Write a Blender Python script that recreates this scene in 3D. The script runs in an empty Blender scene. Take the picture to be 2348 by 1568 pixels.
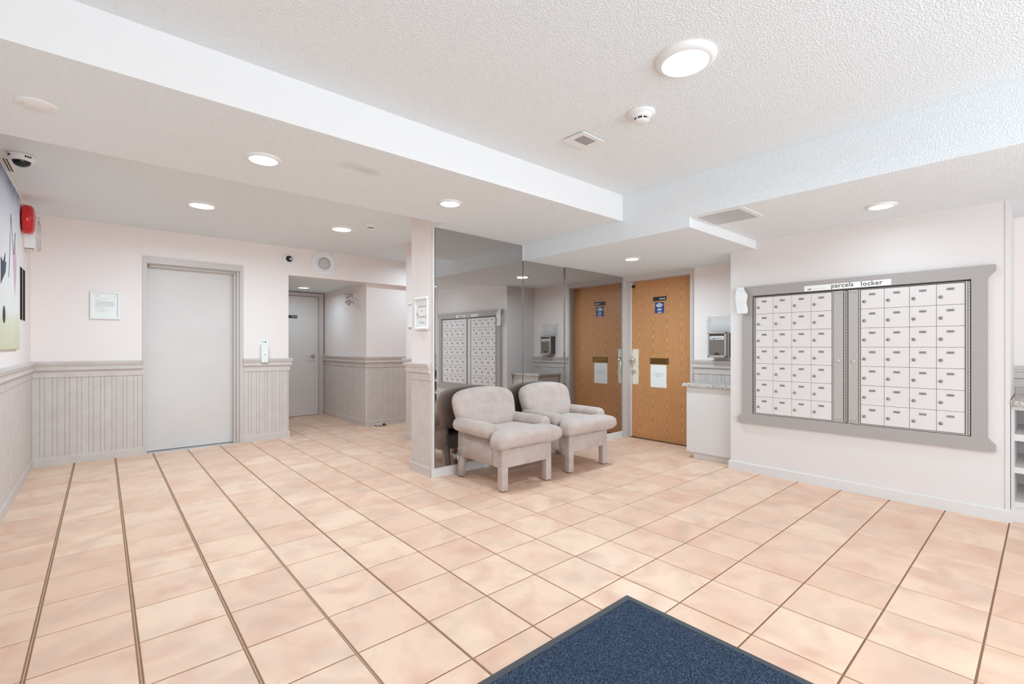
import bpy, bmesh, math, random
from mathutils import Vector, Matrix
random.seed(7)
sc = bpy.context.scene
COL = sc.collection
PI = math.pi

# ------------------------------------------------------------ camera, world, light, exposure
cam = bpy.data.cameras.new('camera'); camo = bpy.data.objects.new('camera', cam); COL.objects.link(camo)
cam.sensor_width = 36; cam.sensor_fit = 'HORIZONTAL'
cam.lens = 36 * 1074 / 2348
cam.shift_y = 10 / 2348
cam.clip_start = .02
camo.location = (0, 0, 1.2); camo.rotation_euler = (PI / 2, 0, .852 - PI / 2)
sc.camera = camo
w = bpy.data.worlds.new('world'); sc.world = w; w.use_nodes = True
w.node_tree.nodes['Background'].inputs[0].default_value = (.93, .96, 1, 1)
w.node_tree.nodes['Background'].inputs[1].default_value = 1.0
sc.view_settings.view_transform = 'Standard'; sc.view_settings.look = 'None'
sc.view_settings.gamma = 1; sc.view_settings.use_curve_mapping = False
sc.view_settings.exposure = 0.07
sc.cycles.max_bounces = 14; sc.cycles.diffuse_bounces = 10; sc.cycles.glossy_bounces = 6

def area(name, loc, rot, size, energy, color=(1, 1, 1), size_y=None, shape='RECTANGLE'):
    l = bpy.data.lights.new(name, 'AREA'); l.energy = energy; l.color = color
    l.shape = shape; l.size = size
    if shape == 'RECTANGLE': l.size_y = size_y or size
    o = bpy.data.objects.new(name, l); COL.objects.link(o); o.location = loc; o.rotation_euler = rot
    return o
# daylight through the entrance glazing behind the camera
area('entrance_daylight', (1.7, -2.35, 1.25), (PI / 2, 0, 0), 4.2, 134, (.715, .885, 1), 2.1)

# ------------------------------------------------------------ helpers
def new_mesh(name, verts, faces, smooth=False):
    me = bpy.data.meshes.new(name); me.from_pydata([tuple(v) for v in verts], [], faces)
    if smooth:
        for p in me.polygons: p.use_smooth = True
    return me

class MB:
    """collects geometry in world coordinates; build() links it as one object"""
    def __init__(s): s.v = []; s.f = []; s.sm = []
    def add(s, vs, fs, smooth=False):
        n = len(s.v); s.v += [Vector(v) for v in vs]; s.f += [[i + n for i in f] for f in fs]; s.sm += [smooth] * len(fs)
        return s
    def box(s, x0, x1, y0, y1, z0, z1, b=0):
        if x1 < x0: x0, x1 = x1, x0
        if y1 < y0: y0, y1 = y1, y0
        if z1 < z0: z0, z1 = z1, z0
        if b <= 0:
            vs = [(x0, y0, z0), (x1, y0, z0), (x1, y1, z0), (x0, y1, z0), (x0, y0, z1), (x1, y0, z1), (x1, y1, z1), (x0, y1, z1)]
            return s.add(vs, [(0, 3, 2, 1), (4, 5, 6, 7), (0, 1, 5, 4), (1, 2, 6, 5), (2, 3, 7, 6), (3, 0, 4, 7)])
        bm = bmesh.new(); bmesh.ops.create_cube(bm, size=1)
        for v in bm.verts: v.co = Vector(((x0 + x1) / 2 + v.co.x * (x1 - x0), (y0 + y1) / 2 + v.co.y * (y1 - y0), (z0 + z1) / 2 + v.co.z * (z1 - z0)))
        bmesh.ops.bevel(bm, geom=bm.edges[:], offset=b, segments=1, affect='EDGES')
        return s.frombm(bm)
    def frombm(s, bm, smooth=False, M=None):
        bm.verts.ensure_lookup_table(); bm.verts.index_update()
        vs = [(M @ v.co) if M else v.co.copy() for v in bm.verts]
        s.add(vs, [[v.index for v in f.verts] for f in bm.faces], smooth); bm.free(); return s
    def lathe(s, prof, c, axis='z', n=32, smooth=True, a0=0, a1=2 * PI):
        """prof: list of (radius, height) along the axis from point c"""
        full = abs(a1 - a0 - 2 * PI) < 1e-6; m = n if full else n + 1
        vs = []
        for r, h in prof:
            for i in range(m):
                a = a0 + (a1 - a0) * i / n; p, q = r * math.cos(a), r * math.sin(a)
                vs.append({'z': (p, q, h), '-z': (p, -q, -h), 'x': (h, p, q), '-x': (-h, p, -q), 'y': (q, h, p), '-y': (-q, -h, p)}[axis])
        vs = [Vector(v) + Vector(c) for v in vs]; fs = []
        for k in range(len(prof) - 1):
            for i in range(n):
                j = (i + 1) % m
                fs.append((k * m + i, k * m + j, (k + 1) * m + j, (k + 1) * m + i))
        if full:
            if prof[0][0] > 1e-5: fs.append(tuple(reversed(range(m))))
            if prof[-1][0] > 1e-5: fs.append(tuple(range((len(prof) - 1) * m, len(prof) * m)))
        return s.add(vs, fs, smooth)
    def prism(s, pts, axis, a, b):
        """polygon pts (2D) extruded along axis from a to b; the 2D plane keeps the other axes in order"""
        def p3(p, t): return {'x': (t, p[0], p[1]), 'y': (p[0], t, p[1]), 'z': (p[0], p[1], t)}[axis]
        n = len(pts); vs = [p3(p, a) for p in pts] + [p3(p, b) for p in pts]
        fs = [tuple(reversed(range(n))), tuple(range(n, 2 * n))] + [(i, (i + 1) % n, n + (i + 1) % n, n + i) for i in range(n)]
        return s.add(vs, fs)
    def tube(s, pts, r, n=8):
        pts = [Vector(p) for p in pts]; vs = []; fs = []
        for i, p in enumerate(pts):
            d = (pts[min(i + 1, len(pts) - 1)] - pts[max(i - 1, 0)]).normalized()
            u = d.cross(Vector((0, 0, 1)) if abs(d.z) < .9 else Vector((1, 0, 0))).normalized(); v = d.cross(u)
            for k in range(n):
                a = 2 * PI * k / n; vs.append(p + r * (math.cos(a) * u + math.sin(a) * v))
        for i in range(len(pts) - 1):
            for k in range(n):
                fs.append((i * n + k, i * n + (k + 1) % n, (i + 1) * n + (k + 1) % n, (i + 1) * n + k))
        fs.append(tuple(reversed(range(n)))); fs.append(tuple(range((len(pts) - 1) * n, len(pts) * n)))
        return s.add(vs, fs, True)
    def build(s, name, mat, parent=None, recalc=True):
        off = Vector((0, 0, 0)); q = parent
        while q is not None: off += q.location; q = q.parent
        me = bpy.data.meshes.new(name); me.from_pydata([tuple(v - off) for v in s.v], [], s.f)
        for p, m_ in zip(me.polygons, s.sm): p.use_smooth = m_
        if recalc:
            bm = bmesh.new(); bm.from_mesh(me); bmesh.ops.recalc_face_normals(bm, faces=bm.faces); bm.to_mesh(me); bm.free()
        me.materials.append(mat)
        o = bpy.data.objects.new(name, me); COL.objects.link(o)
        if parent: o.parent = parent
        return o

def thing(name, label, cat, loc, group=None):
    o = bpy.data.objects.new(name, None); o.empty_display_size = .05; COL.objects.link(o); o.location = loc
    o['label'] = label; o['category'] = cat
    if group: o['group'] = group
    return o
def tag(o, label, cat, group=None):
    o['label'] = label; o['category'] = cat
    if group: o['group'] = group
    return o
def struct(o): o['kind'] = 'structure'; return o
def stuff(o): o['kind'] = 'stuff'; return o

def dup(root, delta, label):
    r = root.copy(); COL.objects.link(r); r.location = root.location + Vector(delta); r['label'] = label
    for ch in list(root.children):
        c = ch.copy(); COL.objects.link(c); c.parent = r
        for g in list(ch.children):
            d = g.copy(); COL.objects.link(d); d.parent = c
    return r

# ------------------------------------------------------------ materials
def mat(name, col, rough=.6, metal=0, spec=.5, **kw):
    m = bpy.data.materials.new(name); m.use_nodes = True
    b = m.node_tree.nodes['Principled BSDF']
    b.inputs['Base Color'].default_value = (*col, 1); b.inputs['Roughness'].default_value = rough
    b.inputs['Metallic'].default_value = metal; b.inputs['Specular IOR Level'].default_value = spec
    for k, v in kw.items(): b.inputs[k.replace('_', ' ')].default_value = v
    return m
def srgb(r, g, b):
    f = lambda c: (c / 255 / 12.92) if c / 255 <= .04045 else ((c / 255 + .055) / 1.055) ** 2.4
    return (f(r), f(g), f(b))
class NT:
    def __init__(s, m): s.t = m.node_tree; s.b = s.t.nodes['Principled BSDF']
    def n(s, typ, **kw):
        o = s.t.nodes.new('ShaderNode' + typ)
        for k, v in kw.items():
            if k.startswith('i_'):
                key = k[2:]; key = int(key) if key.isdigit() else key.replace('_', ' ')
                if isinstance(v, bpy.types.NodeSocket): s.t.links.new(v, o.inputs[key])
                else: o.inputs[key].default_value = v
            else: setattr(o, k, v)
        return o
    def link(s, a, b): s.t.links.new(a, b)
    def pos(s): return s.n('NewGeometry').outputs['Position']
    def scale(s, v, sx, sy, sz):
        return s.n('VectorMath', operation='MULTIPLY', i_0=v, i_1=(sx, sy, sz)).outputs[0]
    def noise(s, v, scale, detail=2, rough=.5, dist=0):
        return s.n('TexNoise', i_Vector=v, i_Scale=scale, i_Detail=detail, i_Roughness=rough, i_Distortion=dist).outputs['Fac']
    def math(s, op, a, b=0.0, c=0.0, clamp=False):
        o = s.n('Math', operation=op, use_clamp=clamp)
        for i, x in enumerate((a, b, c)):
            if isinstance(x, bpy.types.NodeSocket): s.link(x, o.inputs[i])
            else: o.inputs[i].default_value = x
        return o.outputs[0]
    def ramp(s, fac, stops):
        r = s.n('ValToRGB', i_Fac=fac); e = r.color_ramp.elements
        while len(e) < len(stops): e.new(.5)
        for k, (p, c) in zip(e, stops): k.position = p; k.color = (*c, 1) if len(c) == 3 else c
        return r.outputs['Color']
    def mix(s, fac, a, b, mode='MIX'):
        o = s.n('MixRGB', blend_type=mode)
        for k, x in (('Fac', fac), ('Color1', a), ('Color2', b)):
            if isinstance(x, bpy.types.NodeSocket): s.link(x, o.inputs[k])
            else: o.inputs[k].default_value = (*x, 1) if isinstance(x, tuple) and len(x) == 3 else x
        return o.outputs[0]
    def bump(s, h, strength, dist=.01):
        o = s.n('Bump', i_Height=h, i_Strength=strength, i_Distance=dist); s.link(o.outputs[0], s.b.inputs['Normal'])
    def color(s, c): s.link(c, s.b.inputs['Base Color'])

def m_ceiling(name, col, amp, sc_=120):
    m = mat(name, col, .9, spec=.2); t = NT(m); p = t.pos()
    n1 = t.noise(p, sc_, 3, .6); n2 = t.noise(p, sc_ * 2.6, 2)
    h = t.math('ADD', t.ramp(n1, [(.42, (0, 0, 0)), (.62, (1, 1, 1))]), t.math('MULTIPLY', n2, .4))
    t.bump(h, amp, .0045)
    c = t.mix(t.ramp(n1, [(.35, (1, 1, 1)), (.7, (0, 0, 0))]), col, tuple(x * .93 for x in col)); t.color(c)  # stipple hollows coloured darker, relief shade painted into the base colour
    return m
M = {}
M['ceil'] = m_ceiling('stippled_ceiling', (.88, .925, .955), .6)
M['ceil_fine'] = m_ceiling('smooth_ceiling', (.81, .85, .875), .28, 170)
_t = NT(M['ceil']); _c = M['ceil'].node_tree.nodes['Principled BSDF'].inputs['Base Color'].links[0].from_socket
_d = _t.n('VectorMath', operation='LENGTH', i_0=_t.scale(_t.n('VectorMath', operation='SUBTRACT', i_0=_t.pos(), i_1=(1.19, 2.775, 2.285)).outputs[0], 4.2, 7.5, 20)).outputs['Value']
_s = _t.math('SUBTRACT', 1.15, _t.math('ADD', _d, _t.noise(_t.pos(), 9, 4, .6)), clamp=True)      # old water stain beside the downlight
_t.color(_t.mix(_t.math('MULTIPLY', _s, .75, clamp=True), _c, (.5, .5, .5)))
M['soffit'] = mat('painted_soffit', (.80, .79, .785), .85, spec=.2)
_t = NT(M['soffit']); _t.bump(_t.noise(_t.pos(), 60, 3), .12, .004)
def m_wallpaper(name, col):
    m = mat(name, col, .8, spec=.25); t = NT(m); p = t.pos()
    a = t.noise(t.scale(p, 25, 25, 600), 1, 2); b = t.noise(t.scale(p, 500, 500, 14), 1, 2)
    s_ = t.math('ADD', a, b)
    c = t.mix(t.ramp(s_, [(.75 / 2, (0, 0, 0)), (1.25 / 2, (1, 1, 1))]) if False else t.math('MULTIPLY', s_, .5), tuple(x * .93 for x in col), tuple(min(1, x * 1.05) for x in col))
    t.color(c); t.bump(s_, .18, .0015); return m
M['paper_wall'] = m_wallpaper('linen_wallpaper', srgb(237, 227, 223))
M['wall_paint'] = mat('smooth_wall_paint', srgb(218, 211, 208), .65)
_t = NT(M['wall_paint']); _t.bump(_t.noise(_t.pos(), 90, 3), .06, .003)
M['trim'] = mat('trim_paint', srgb(203, 193, 187), .5)
_t = NT(M['trim']); _n = _t.noise(_t.pos(), 9, 5, .65); _t.color(_t.mix(_t.ramp(_n, [(.3, (0, 0, 0)), (.7, (1, 1, 1))]), srgb(198, 187, 181), srgb(207, 198, 192)))
M['trim_white'] = mat('white_trim_paint', srgb(216, 211, 208), .45)
M['door_paint'] = mat('painted_steel_door', srgb(214, 209, 206), .42)
_t = NT(M['door_paint']); _n = _t.noise(_t.pos(), 2.2, 4, .6); _t.color(_t.mix(_n, srgb(204, 196, 192), srgb(217, 211, 206)))
M['frame_paint'] = mat('painted_door_frame', srgb(198, 189, 184), .4)
M['black'] = mat('black_plastic', (.015, .015, .017), .35)
M['lock'] = mat('worn_lock_metal', srgb(158, 152, 148), .28, .85)
M['gap'] = mat('dark_gap', (.03, .026, .024), .8)
M['matt_black'] = mat('matt_dark_brown', (.03, .022, .018), .9, spec=.05)
M['white'] = mat('white_plastic', (.8, .8, .79), .4)
M['steel'] = mat('brushed_steel', (.62, .6, .58), .3, 1)
M['chrome'] = mat('polished_chrome', (.75, .73, .7), .12, 1)
M['alu'] = mat('brushed_aluminium', srgb(186, 180, 176), .42, .3)
_t = NT(M['alu']); _n = _t.noise(_t.scale(_t.pos(), 40, 40, 3), 10, 3); _t.bump(_n, .1, .001)
M['brass'] = mat('aged_brass', srgb(122, 92, 52), .35, .8)
M['mirror'] = mat('tinted_mirror', (.52, .50, .485), .005, 1)
M['red'] = mat('red_enamel', (.55, .012, .018), .18)
M['paper'] = mat('white_paper', (.84, .83, .81), .8)
M['ink'] = mat('grey_ink', (.17, .165, .16), .8)
M['pale_ink'] = mat('pale_ink', (.42, .41, .4), .8)
M['blue'] = mat('blue_print', srgb(32, 62, 128), .5)
M['cream'] = mat('cream_enamel', srgb(226, 218, 200), .4)
M['rubber'] = mat('mat_rubber', (.055, .06, .065), .55)
M['acrylic'] = mat('clear_acrylic', (.80, .80, .79), .1, Alpha=.16)
M['darkglass'] = mat('dark_camera_dome', (.01, .01, .011), .05)
M['tag'] = mat('grey_number_tag', srgb(142, 136, 134), .5)
M['board_grey'] = mat('grey_painted_frame', srgb(176, 172, 170), .5)
_t = NT(M['board_grey']); _n = _t.noise(_t.pos(), 160, 2); _t.color(_t.mix(_n, srgb(158, 150, 146), srgb(173, 166, 162))); _t.bump(_n, .1, .002)
M['box_door'] = mat('pale_metal_mailbox_door', srgb(219, 212, 209), .35)
M['cabinet'] = mat('laminate_cabinet', srgb(212, 206, 202), .5)
M['hatch'] = mat('painted_metal_hatch', srgb(185, 185, 186), .3, .3)
M['led'] = mat('lamp_diffuser', (.9, .9, .9), .5); _b = M['led'].node_tree.nodes['Principled BSDF']
_b.inputs['Emission Color'].default_value = (1, .985, .96, 1); _b.inputs['Emission Strength'].default_value = 4
# fabric
m = M['fabric'] = mat('beige_velour', srgb(196, 181, 173), .95, spec=.15, Sheen_Weight=.35, Sheen_Roughness=.4)
t = NT(m); p = t.n('TexCoord').outputs['Object']
n1 = t.noise(p, 7, 4, .65, .6); n2 = t.noise(p, 500, 2); n3 = t.noise(t.scale(p, 1, 1, .4), 22, 3, .6, 1.5)
t.color(t.mix(t.ramp(n1, [(.3, (0, 0, 0)), (.7, (1, 1, 1))]), srgb(176, 158, 149), srgb(192, 176, 168)))
t.bump(t.math('ADD', t.math('MULTIPLY', n2, .25), t.math('MULTIPLY', n3, 1.6)), .35, .004)
# granite
m = M['granite'] = mat('speckled_granite', (.5, .48, .46), .2); t = NT(m)
v = t.n('TexVoronoi', i_Vector=t.pos(), i_Scale=190.0).outputs['Color']
bw = t.n('RGBToBW', i_Color=v).outputs[0]
t.color(t.ramp(bw, [(0, srgb(70, 62, 58)), (.35, srgb(150, 140, 134)), (.6, srgb(205, 197, 190)), (1, srgb(235, 230, 226))]))
# carpet mat
m = M['carpet'] = mat('blue_grey_mat_pile', srgb(52, 66, 88), .95, spec=.15); t = NT(m); p = t.pos()
n1 = t.noise(p, 210, 3, .8); n2 = t.noise(p, 520, 2, .7)
f = t.math('ADD', t.math('MULTIPLY', n1, .65), t.math('MULTIPLY', n2, .35))
t.color(t.ramp(f, [(.38, srgb(18, 24, 36)), (.47, srgb(40, 52, 70)), (.55, srgb(72, 86, 108)), (.66, srgb(148, 160, 178))]))
t.bump(f, .8, .01)
# floor tile: colour per tile from its place in the tile grid
TU0, TV0, TS = .7502, 1.7791, .3218
m = M['tile'] = mat('terracotta_tile', srgb(226, 200, 180), .42, spec=.35); t = NT(m); p = t.pos()
sx = t.n('SeparateXYZ', i_Vector=p).outputs
fx = t.math('FLOOR', t.math('DIVIDE', t.math('SUBTRACT', sx[0], TU0), TS)); fy = t.math('FLOOR', t.math('DIVIDE', t.math('SUBTRACT', sx[1], TV0), TS))
cell = t.n('CombineXYZ', i_X=fx, i_Y=fy).outputs[0]
wn = t.n('TexWhiteNoise', i_Vector=cell); rnd = wn.outputs['Value']; rc = wn.outputs['Color']
pv = t.n('VectorMath', operation='MULTIPLY_ADD', i_0=rc, i_1=(40, 40, 40), i_2=p).outputs[0]
blot = t.noise(pv, 4.2, 3, .5, .7); fine = t.noise(pv, 26, 5, .7); spk = t.noise(pv, 260, 2, .6)
base = t.mix(rnd, srgb(235, 203, 177), srgb(226, 188, 163))
c = t.mix(t.ramp(blot, [(.43, (0, 0, 0)), (.78, (1, 1, 1))]), base, srgb(213, 167, 144))
c = t.mix(t.math('MULTIPLY', t.ramp(t.noise(pv, 3.1, 2, .5, 1.2), [(.5, (0, 0, 0)), (.75, (1, 1, 1))]), .55), c, srgb(205, 178, 158))
c = t.mix(t.math('MULTIPLY', t.ramp(fine, [(.6, (0, 0, 0)), (.78, (1, 1, 1))]), .25), c, srgb(240, 225, 210))
c = t.mix(t.math('MULTIPLY', t.ramp(spk, [(.70, (0, 0, 0)), (.76, (1, 1, 1))]), .5), c, srgb(170, 135, 112)); t.color(c)
t.bump(t.math('ADD', fine, t.math('MULTIPLY', spk, .3)), .12, .003)
m = M['grout'] = mat('brown_grout', srgb(160, 124, 98), .9, spec=.1); t = NT(m)
n1 = t.noise(t.pos(), 60, 3); gc = t.mix(n1, srgb(128, 96, 76), srgb(164, 130, 104)); gx = t.n('SeparateXYZ', i_Vector=t.pos()).outputs[0]
dl = t.math('ABSOLUTE', t.math('SUBTRACT', t.math('FRACT', t.math('ADD', t.math('DIVIDE', t.math('SUBTRACT', gx, TU0), TS), 40.5)), .5))
ln = t.math('MULTIPLY', t.math('LESS_THAN', dl, .0045), t.math('LESS_THAN', gx, TU0 + .1))
t.color(t.mix(t.math('MULTIPLY', ln, .7), gc, srgb(214, 190, 168)))
# oak veneer
m = M['oak'] = mat('oak_veneer', srgb(196, 134, 80), .38); t = NT(m); p = t.pos(); sx = t.n('SeparateXYZ', i_Vector=p).outputs
nz = t.noise(t.scale(p, 1, 1.4, .5), 6, 3, .5)
du = t.math('PINGPONG', t.math('ADD', sx[1], t.math('MULTIPLY', nz, .022)), .098)
flip = t.math('MULTIPLY', t.math('POWER', t.math('MULTIPLY', du, 10.2), 1.7), 2.6)
q = t.math('ADD', t.math('ADD', t.math('MULTIPLY', sx[2], 1.5), flip), t.math('MULTIPLY', nz, .5))
ring = t.math('SINE', t.math('MULTIPLY', q, 34.0))
grain = t.noise(t.scale(p, 1, 130, 3.2), 3, 3, .7)
g2 = t.noise(t.scale(p, 1, 26, 1.1), 2, 3, .6)
wood = t.ramp(t.math('MULTIPLY_ADD', ring, .5, .5), [(0, srgb(146, 84, 42)), (.18, srgb(160, 98, 52)), (.42, srgb(190, 128, 76)), (.7, srgb(202, 142, 88)), (1, srgb(212, 156, 103))])
wood = t.mix(t.math('MULTIPLY', t.ramp(grain, [(.42, (0, 0, 0)), (.62, (1, 1, 1))]), .5), wood, srgb(160, 100, 56))
wood = t.mix(t.math('MULTIPLY', g2, .5), wood, srgb(218, 164, 112)); t.color(wood); t.bump(grain, .05, .001)
# canvas art
m = M['art'] = mat('painted_canvas', (.7, .7, .7), .8); t = NT(m); p = t.pos(); sx = t.n('SeparateXYZ', i_Vector=p).outputs
nn = t.noise(t.scale(p, 1, 1.5, .8), 3.5, 5, .6, 1.5); zz = t.math('ADD', sx[2], t.math('MULTIPLY_ADD', nn, .3, -.15))
zc = t.ramp(t.math('DIVIDE', t.math('SUBTRACT', zz, 1.15), 1.3), [(.0, srgb(200, 198, 166)), (.2, srgb(212, 210, 186)), (.25, srgb(222, 219, 214)), (.70, srgb(214, 210, 213)), (.88, srgb(190, 195, 208)), (.97, srgb(112, 126, 152))])
t.color(t.mix(t.math('MULTIPLY', t.ramp(t.noise(t.scale(p, 1, 3, .7), 4, 3, .5, 2), [(.55, (0, 0, 0)), (.66, (1, 1, 1))]), .3), zc, srgb(206, 188, 198)))
M['art_pink'] = mat('pink_paint', srgb(198, 164, 176), .8); M['art_navy'] = mat('navy_paint', srgb(44, 58, 76), .7); M['art_line'] = mat('grey_paint_line', srgb(120, 122, 130), .8)

# ------------------------------------------------------------ room dimensions
ZC, ZB, ZL, ZM = 2.51, 2.285, 2.118, 2.197          # main ceiling, beam underside, low ceiling, ceiling by the mailboxes
XL, XB, XO, XM = -.53, 3.40, 5.22, 4.65             # left wall, ceiling band, office wall, mailbox wall
YE, YM, YB0, YB1, YS = 6.60, 3.70, 2.43, 3.515, 1.815
YBACK = -2.4; T = .12

# floor: slab of grout with tiles on it
slab = MB().box(XL, 6.2, YBACK, 8.6, -.12, -.0035).build('floor', M['grout']); struct(slab)
F2 = (math.cos(.852), math.sin(.852)); R2 = (math.sin(.852), -math.cos(.852))
half = .5; LY = TS - .0076
def gap(k): return .0150 if k <= -1 else (.0120 if k == 0 else (.0100 if k == 1 else .0080))
tv = []; bv = .006
for (hx, z) in ((half, -.005), (half, -.002), (half - bv, 0)):
    tv += [(-hx, -hx, z), (hx, -hx, z), (hx, hx, z), (-hx, hx, z)]
tf = [(8, 9, 10, 11)] + [(a + i, a + (i + 1) % 4, a + 4 + (i + 1) % 4, a + 4 + i) for a in (0, 4) for i in range(4)]
tile_me = new_mesh('tile', tv, tf); tile_me.materials.append(M['tile'])
cells = []
for i in range(-4, 18):
    for j in range(-13, 21):
        x, y = TU0 + (i + .5) * TS, TV0 + (j + .5) * TS
        if x < XL or x > 5.30 or y > 8.5: continue
        if 2.27 < x - .17 and 3.70 < y - .17 and y + .17 < 4.08: continue
        if x - .17 > 2.98 and 4.08 < y < 5.34: continue
        if x - .17 > 2.97 and y - .17 > 6.7: continue
        if x + .17 < 1.85 and y - .17 > 6.75: continue
        if x - .17 > XM and .17 < y - .17 and y + .17 < 2.05: continue
        d = x * F2[0] + y * F2[1]; r = x * R2[0] + y * R2[1]
        vis = d > .9 and abs(r) < 1.15 * d + .3
        x0 = TU0 + i * TS + gap(i) / 2; x1 = TU0 + (i + 1) * TS - gap(i + 1) / 2
        cells.append((0 if vis else 1, d, (x0 + x1) / 2, y, x1 - x0))
cells.sort(); rest = MB()
for k, (a, d, x, y, lx) in enumerate(cells):
    dz = random.uniform(-.0004, .0004)
    if k < 300:
        o = bpy.data.objects.new('tile', tile_me); COL.objects.link(o); o.parent = slab; o.location = (x, y, dz); o.scale = (lx, LY, 1)
    else: rest.add([(v[0] * lx + x, v[1] * LY + y, v[2] + dz) for v in tv], tf)
stuff(rest.build('tile_field', M['tile'], slab, recalc=False))

# walls ----------------------------------------------------------------
struct(MB().box(XL - T, XL, YBACK, YE + T, 0, ZC + .1).build('wall_left', M['paper_wall']))
# elevator wall with the door opening and the corridor opening
EX0, EX1, EZ = .372, 1.285, 2.15
wb = MB().box(XL, EX0, YE, YE + .28, 0, ZC + .1).box(EX0, EX1, YE, YE + .28, EZ, ZC + .1).box(EX1, 1.852, YE, YE + .28, 0, ZC + .1)
wb.box(1.852, 5.3, YE, YE + .10, 2.142, ZC + .1)
struct(wb.build('wall_elevator', M['paper_wall']))
struct(MB().box(EX0 - .1, EX1 + .1, YE + .3, YE + .36, 0, ZC).build('wall_shaft', M['gap']))
struct(MB().box(2.97, 2.97 + T, 6.70, 8.6, 0, 2.30).box(2.97 + T, 5.3, 6.70, 6.70 + T, 0, 2.30).build('wall_corridor', M['paper_wall']))
struct(MB().box(1.2, 2.97, 8.52, 8.64, 0, 2.3).build('wall_far', M['paper_wall']))
struct(MB().box(1.2, 1.3, YE + .28, 8.52, 0, 2.3).build('wall_corridor_left', M['paper_wall']))
struct(MB().box(5.2, 5.3, 5.5, 6.70, 0, ZC + .1).build('wall_corridor_end', M['paper_wall']))
struct(MB().box(2.27, XO + .3, YM, 4.08, 0, ZC + .1).box(2.98, XO + .3, 4.08, 5.50, 0, ZC + .1).build('wall_mirror_side', M['paper_wall']))
DY0, DY1, DZ = 2.765, 3.66, 2.055
struct(MB().box(XO, XO + .2, DY1, YM, 0, ZC).box(XO, XO + .2, DY0, DY1, DZ, ZC).box(XO, XO + .2, 1.9, DY0, 0, ZC).build('wall_office', M['paper_wall']))
struct(MB().box(XM, XO + .2, .17, 2.05, 0, ZC).build('wall_mailbox', M['wall_paint']))
struct(MB().box(5.35, 5.47, YBACK, .17, 0, ZC).build('wall_right', M['paper_wall']))
bwl = MB().box(XL - T, -.3, YBACK - .12, YBACK, 0, ZC).box(3.8, 5.47, YBACK - .12, YBACK, 0, ZC).box(-.3, 3.8, YBACK - .12, YBACK, 2.3, ZC)
struct(bwl.build('wall_back', M['wall_paint']))
# ceilings
struct(MB().box(XL - T, XB, YBACK - .12, YB0, ZC, ZC + .12).build('ceiling', M['ceil']))
struct(MB().box(XL, 5.3, YB1, YE, ZC, ZC + .12).box(1.2, 2.97, YE + .1, 8.6, 2.142, 2.26).build('ceiling_elevator', M['ceil_fine']))
c = MB().box(XL, XB, YB0, YB1, ZB, ZC + .1).box(2.27, XB, YB1, YM, ZB, ZC + .1)
cb = c.build('ceiling_beam', M['ceil']); struct(cb)
MB().box(XL, XB, YB0 - .002, YB0, ZB, ZC).build('beam_face', M['soffit'], cb)
c = MB().box(XB, XO + .2, YS, YM, ZL, ZC + .12)
cl = struct(c.build('ceiling_low', M['ceil']))
MB().box(XB, XM, YS - .002, YS, ZL, ZM).build('step_face', M['soffit'], cl)
struct(MB().box(XB, 5.47, YBACK - .12, YS, ZM, ZC + .12).build('ceiling_mailbox', M['ceil']))

# mouldings: a profile swept along a floor path; room lies on the left (side=1) or right (side=-1)
def mould(path, prof, side=1):
    P = [Vector(p) for p in path]; mb = MB(); rings = []
    for i, p in enumerate(P):
        ds = []
        if i > 0: ds.append((P[i] - P[i - 1]).normalized())
        if i < len(P) - 1: ds.append((P[i + 1] - P[i]).normalized())
        ns = [Vector((-d.y, d.x)) * side for d in ds]
        if len(ns) == 2: m_ = (ns[0] + ns[1]); m_ = m_ / m_.dot(ns[0])
        else: m_ = ns[0]
        rings.append([(p.x + m_.x * o, p.y + m_.y * o, z) for o, z in prof])
    n = len(prof); vs = [v for r in rings for v in r]; fs = []
    for i in range(len(P) - 1):
        for k in range(n):
            fs.append((i * n + k, i * n + (k + 1) % n, (i + 1) * n + (k + 1) % n, (i + 1) * n + k))
    fs += [tuple(range(n)), tuple(reversed(range((len(P) - 1) * n, len(P) * n)))]
    return mb.add(vs, fs)
RAIL = [(0, .885), (.014, .885), (.014, .948), (.020, .948), (.034, .958), (.034, .972), (.028, .978), (.030, .996), (.040, 1.010), (.040, 1.022), (.046, 1.026), (.046, 1.040), (.012, 1.048), (0, 1.048)]
BASE = [(0, 0), (.015, 0), (.015, .078), (.011, .086), (0, .086)]
def boards(path0, path1, normal, z0, z1, pitch, parent, single, t=.006):
    """tongue boards between two floor points, standing proud by t"""
    a, b = Vector(path0), Vector(path1); L = (b - a).length; d = (b - a) / L; nn = Vector(normal)
    k = 0; s = .004; allmb = MB()
    while s < L - .01:
        wd = pitch * (1.25 if k % 2 == 0 else .75); e = min(s + wd, L - .002)
        cs = [(s + .0006, 0), (s + .0006, t * .5), (s + .004, t), (e - .004, t), (e - .0006, t * .5), (e - .0006, 0)]
        if e - s > .012:
            pts = [(a + d * u + nn * o) for u, o in cs]; n = len(pts)
            vs = [(p.x, p.y, z0) for p in pts] + [(p.x, p.y, z1) for p in pts]
            fs = [tuple(reversed(range(n))), tuple(range(n, 2 * n))] + [(i, (i + 1) % n, n + (i + 1) % n, n + i) for i in range(n)]
            if single: MB().add(vs, fs).build('board', M['trim'], parent)
            else: allmb.add(vs, fs)
        s = e; k += 1
    if not single: stuff(allmb.build('beadboard', M['trim'], parent))
TR = [0]
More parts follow.
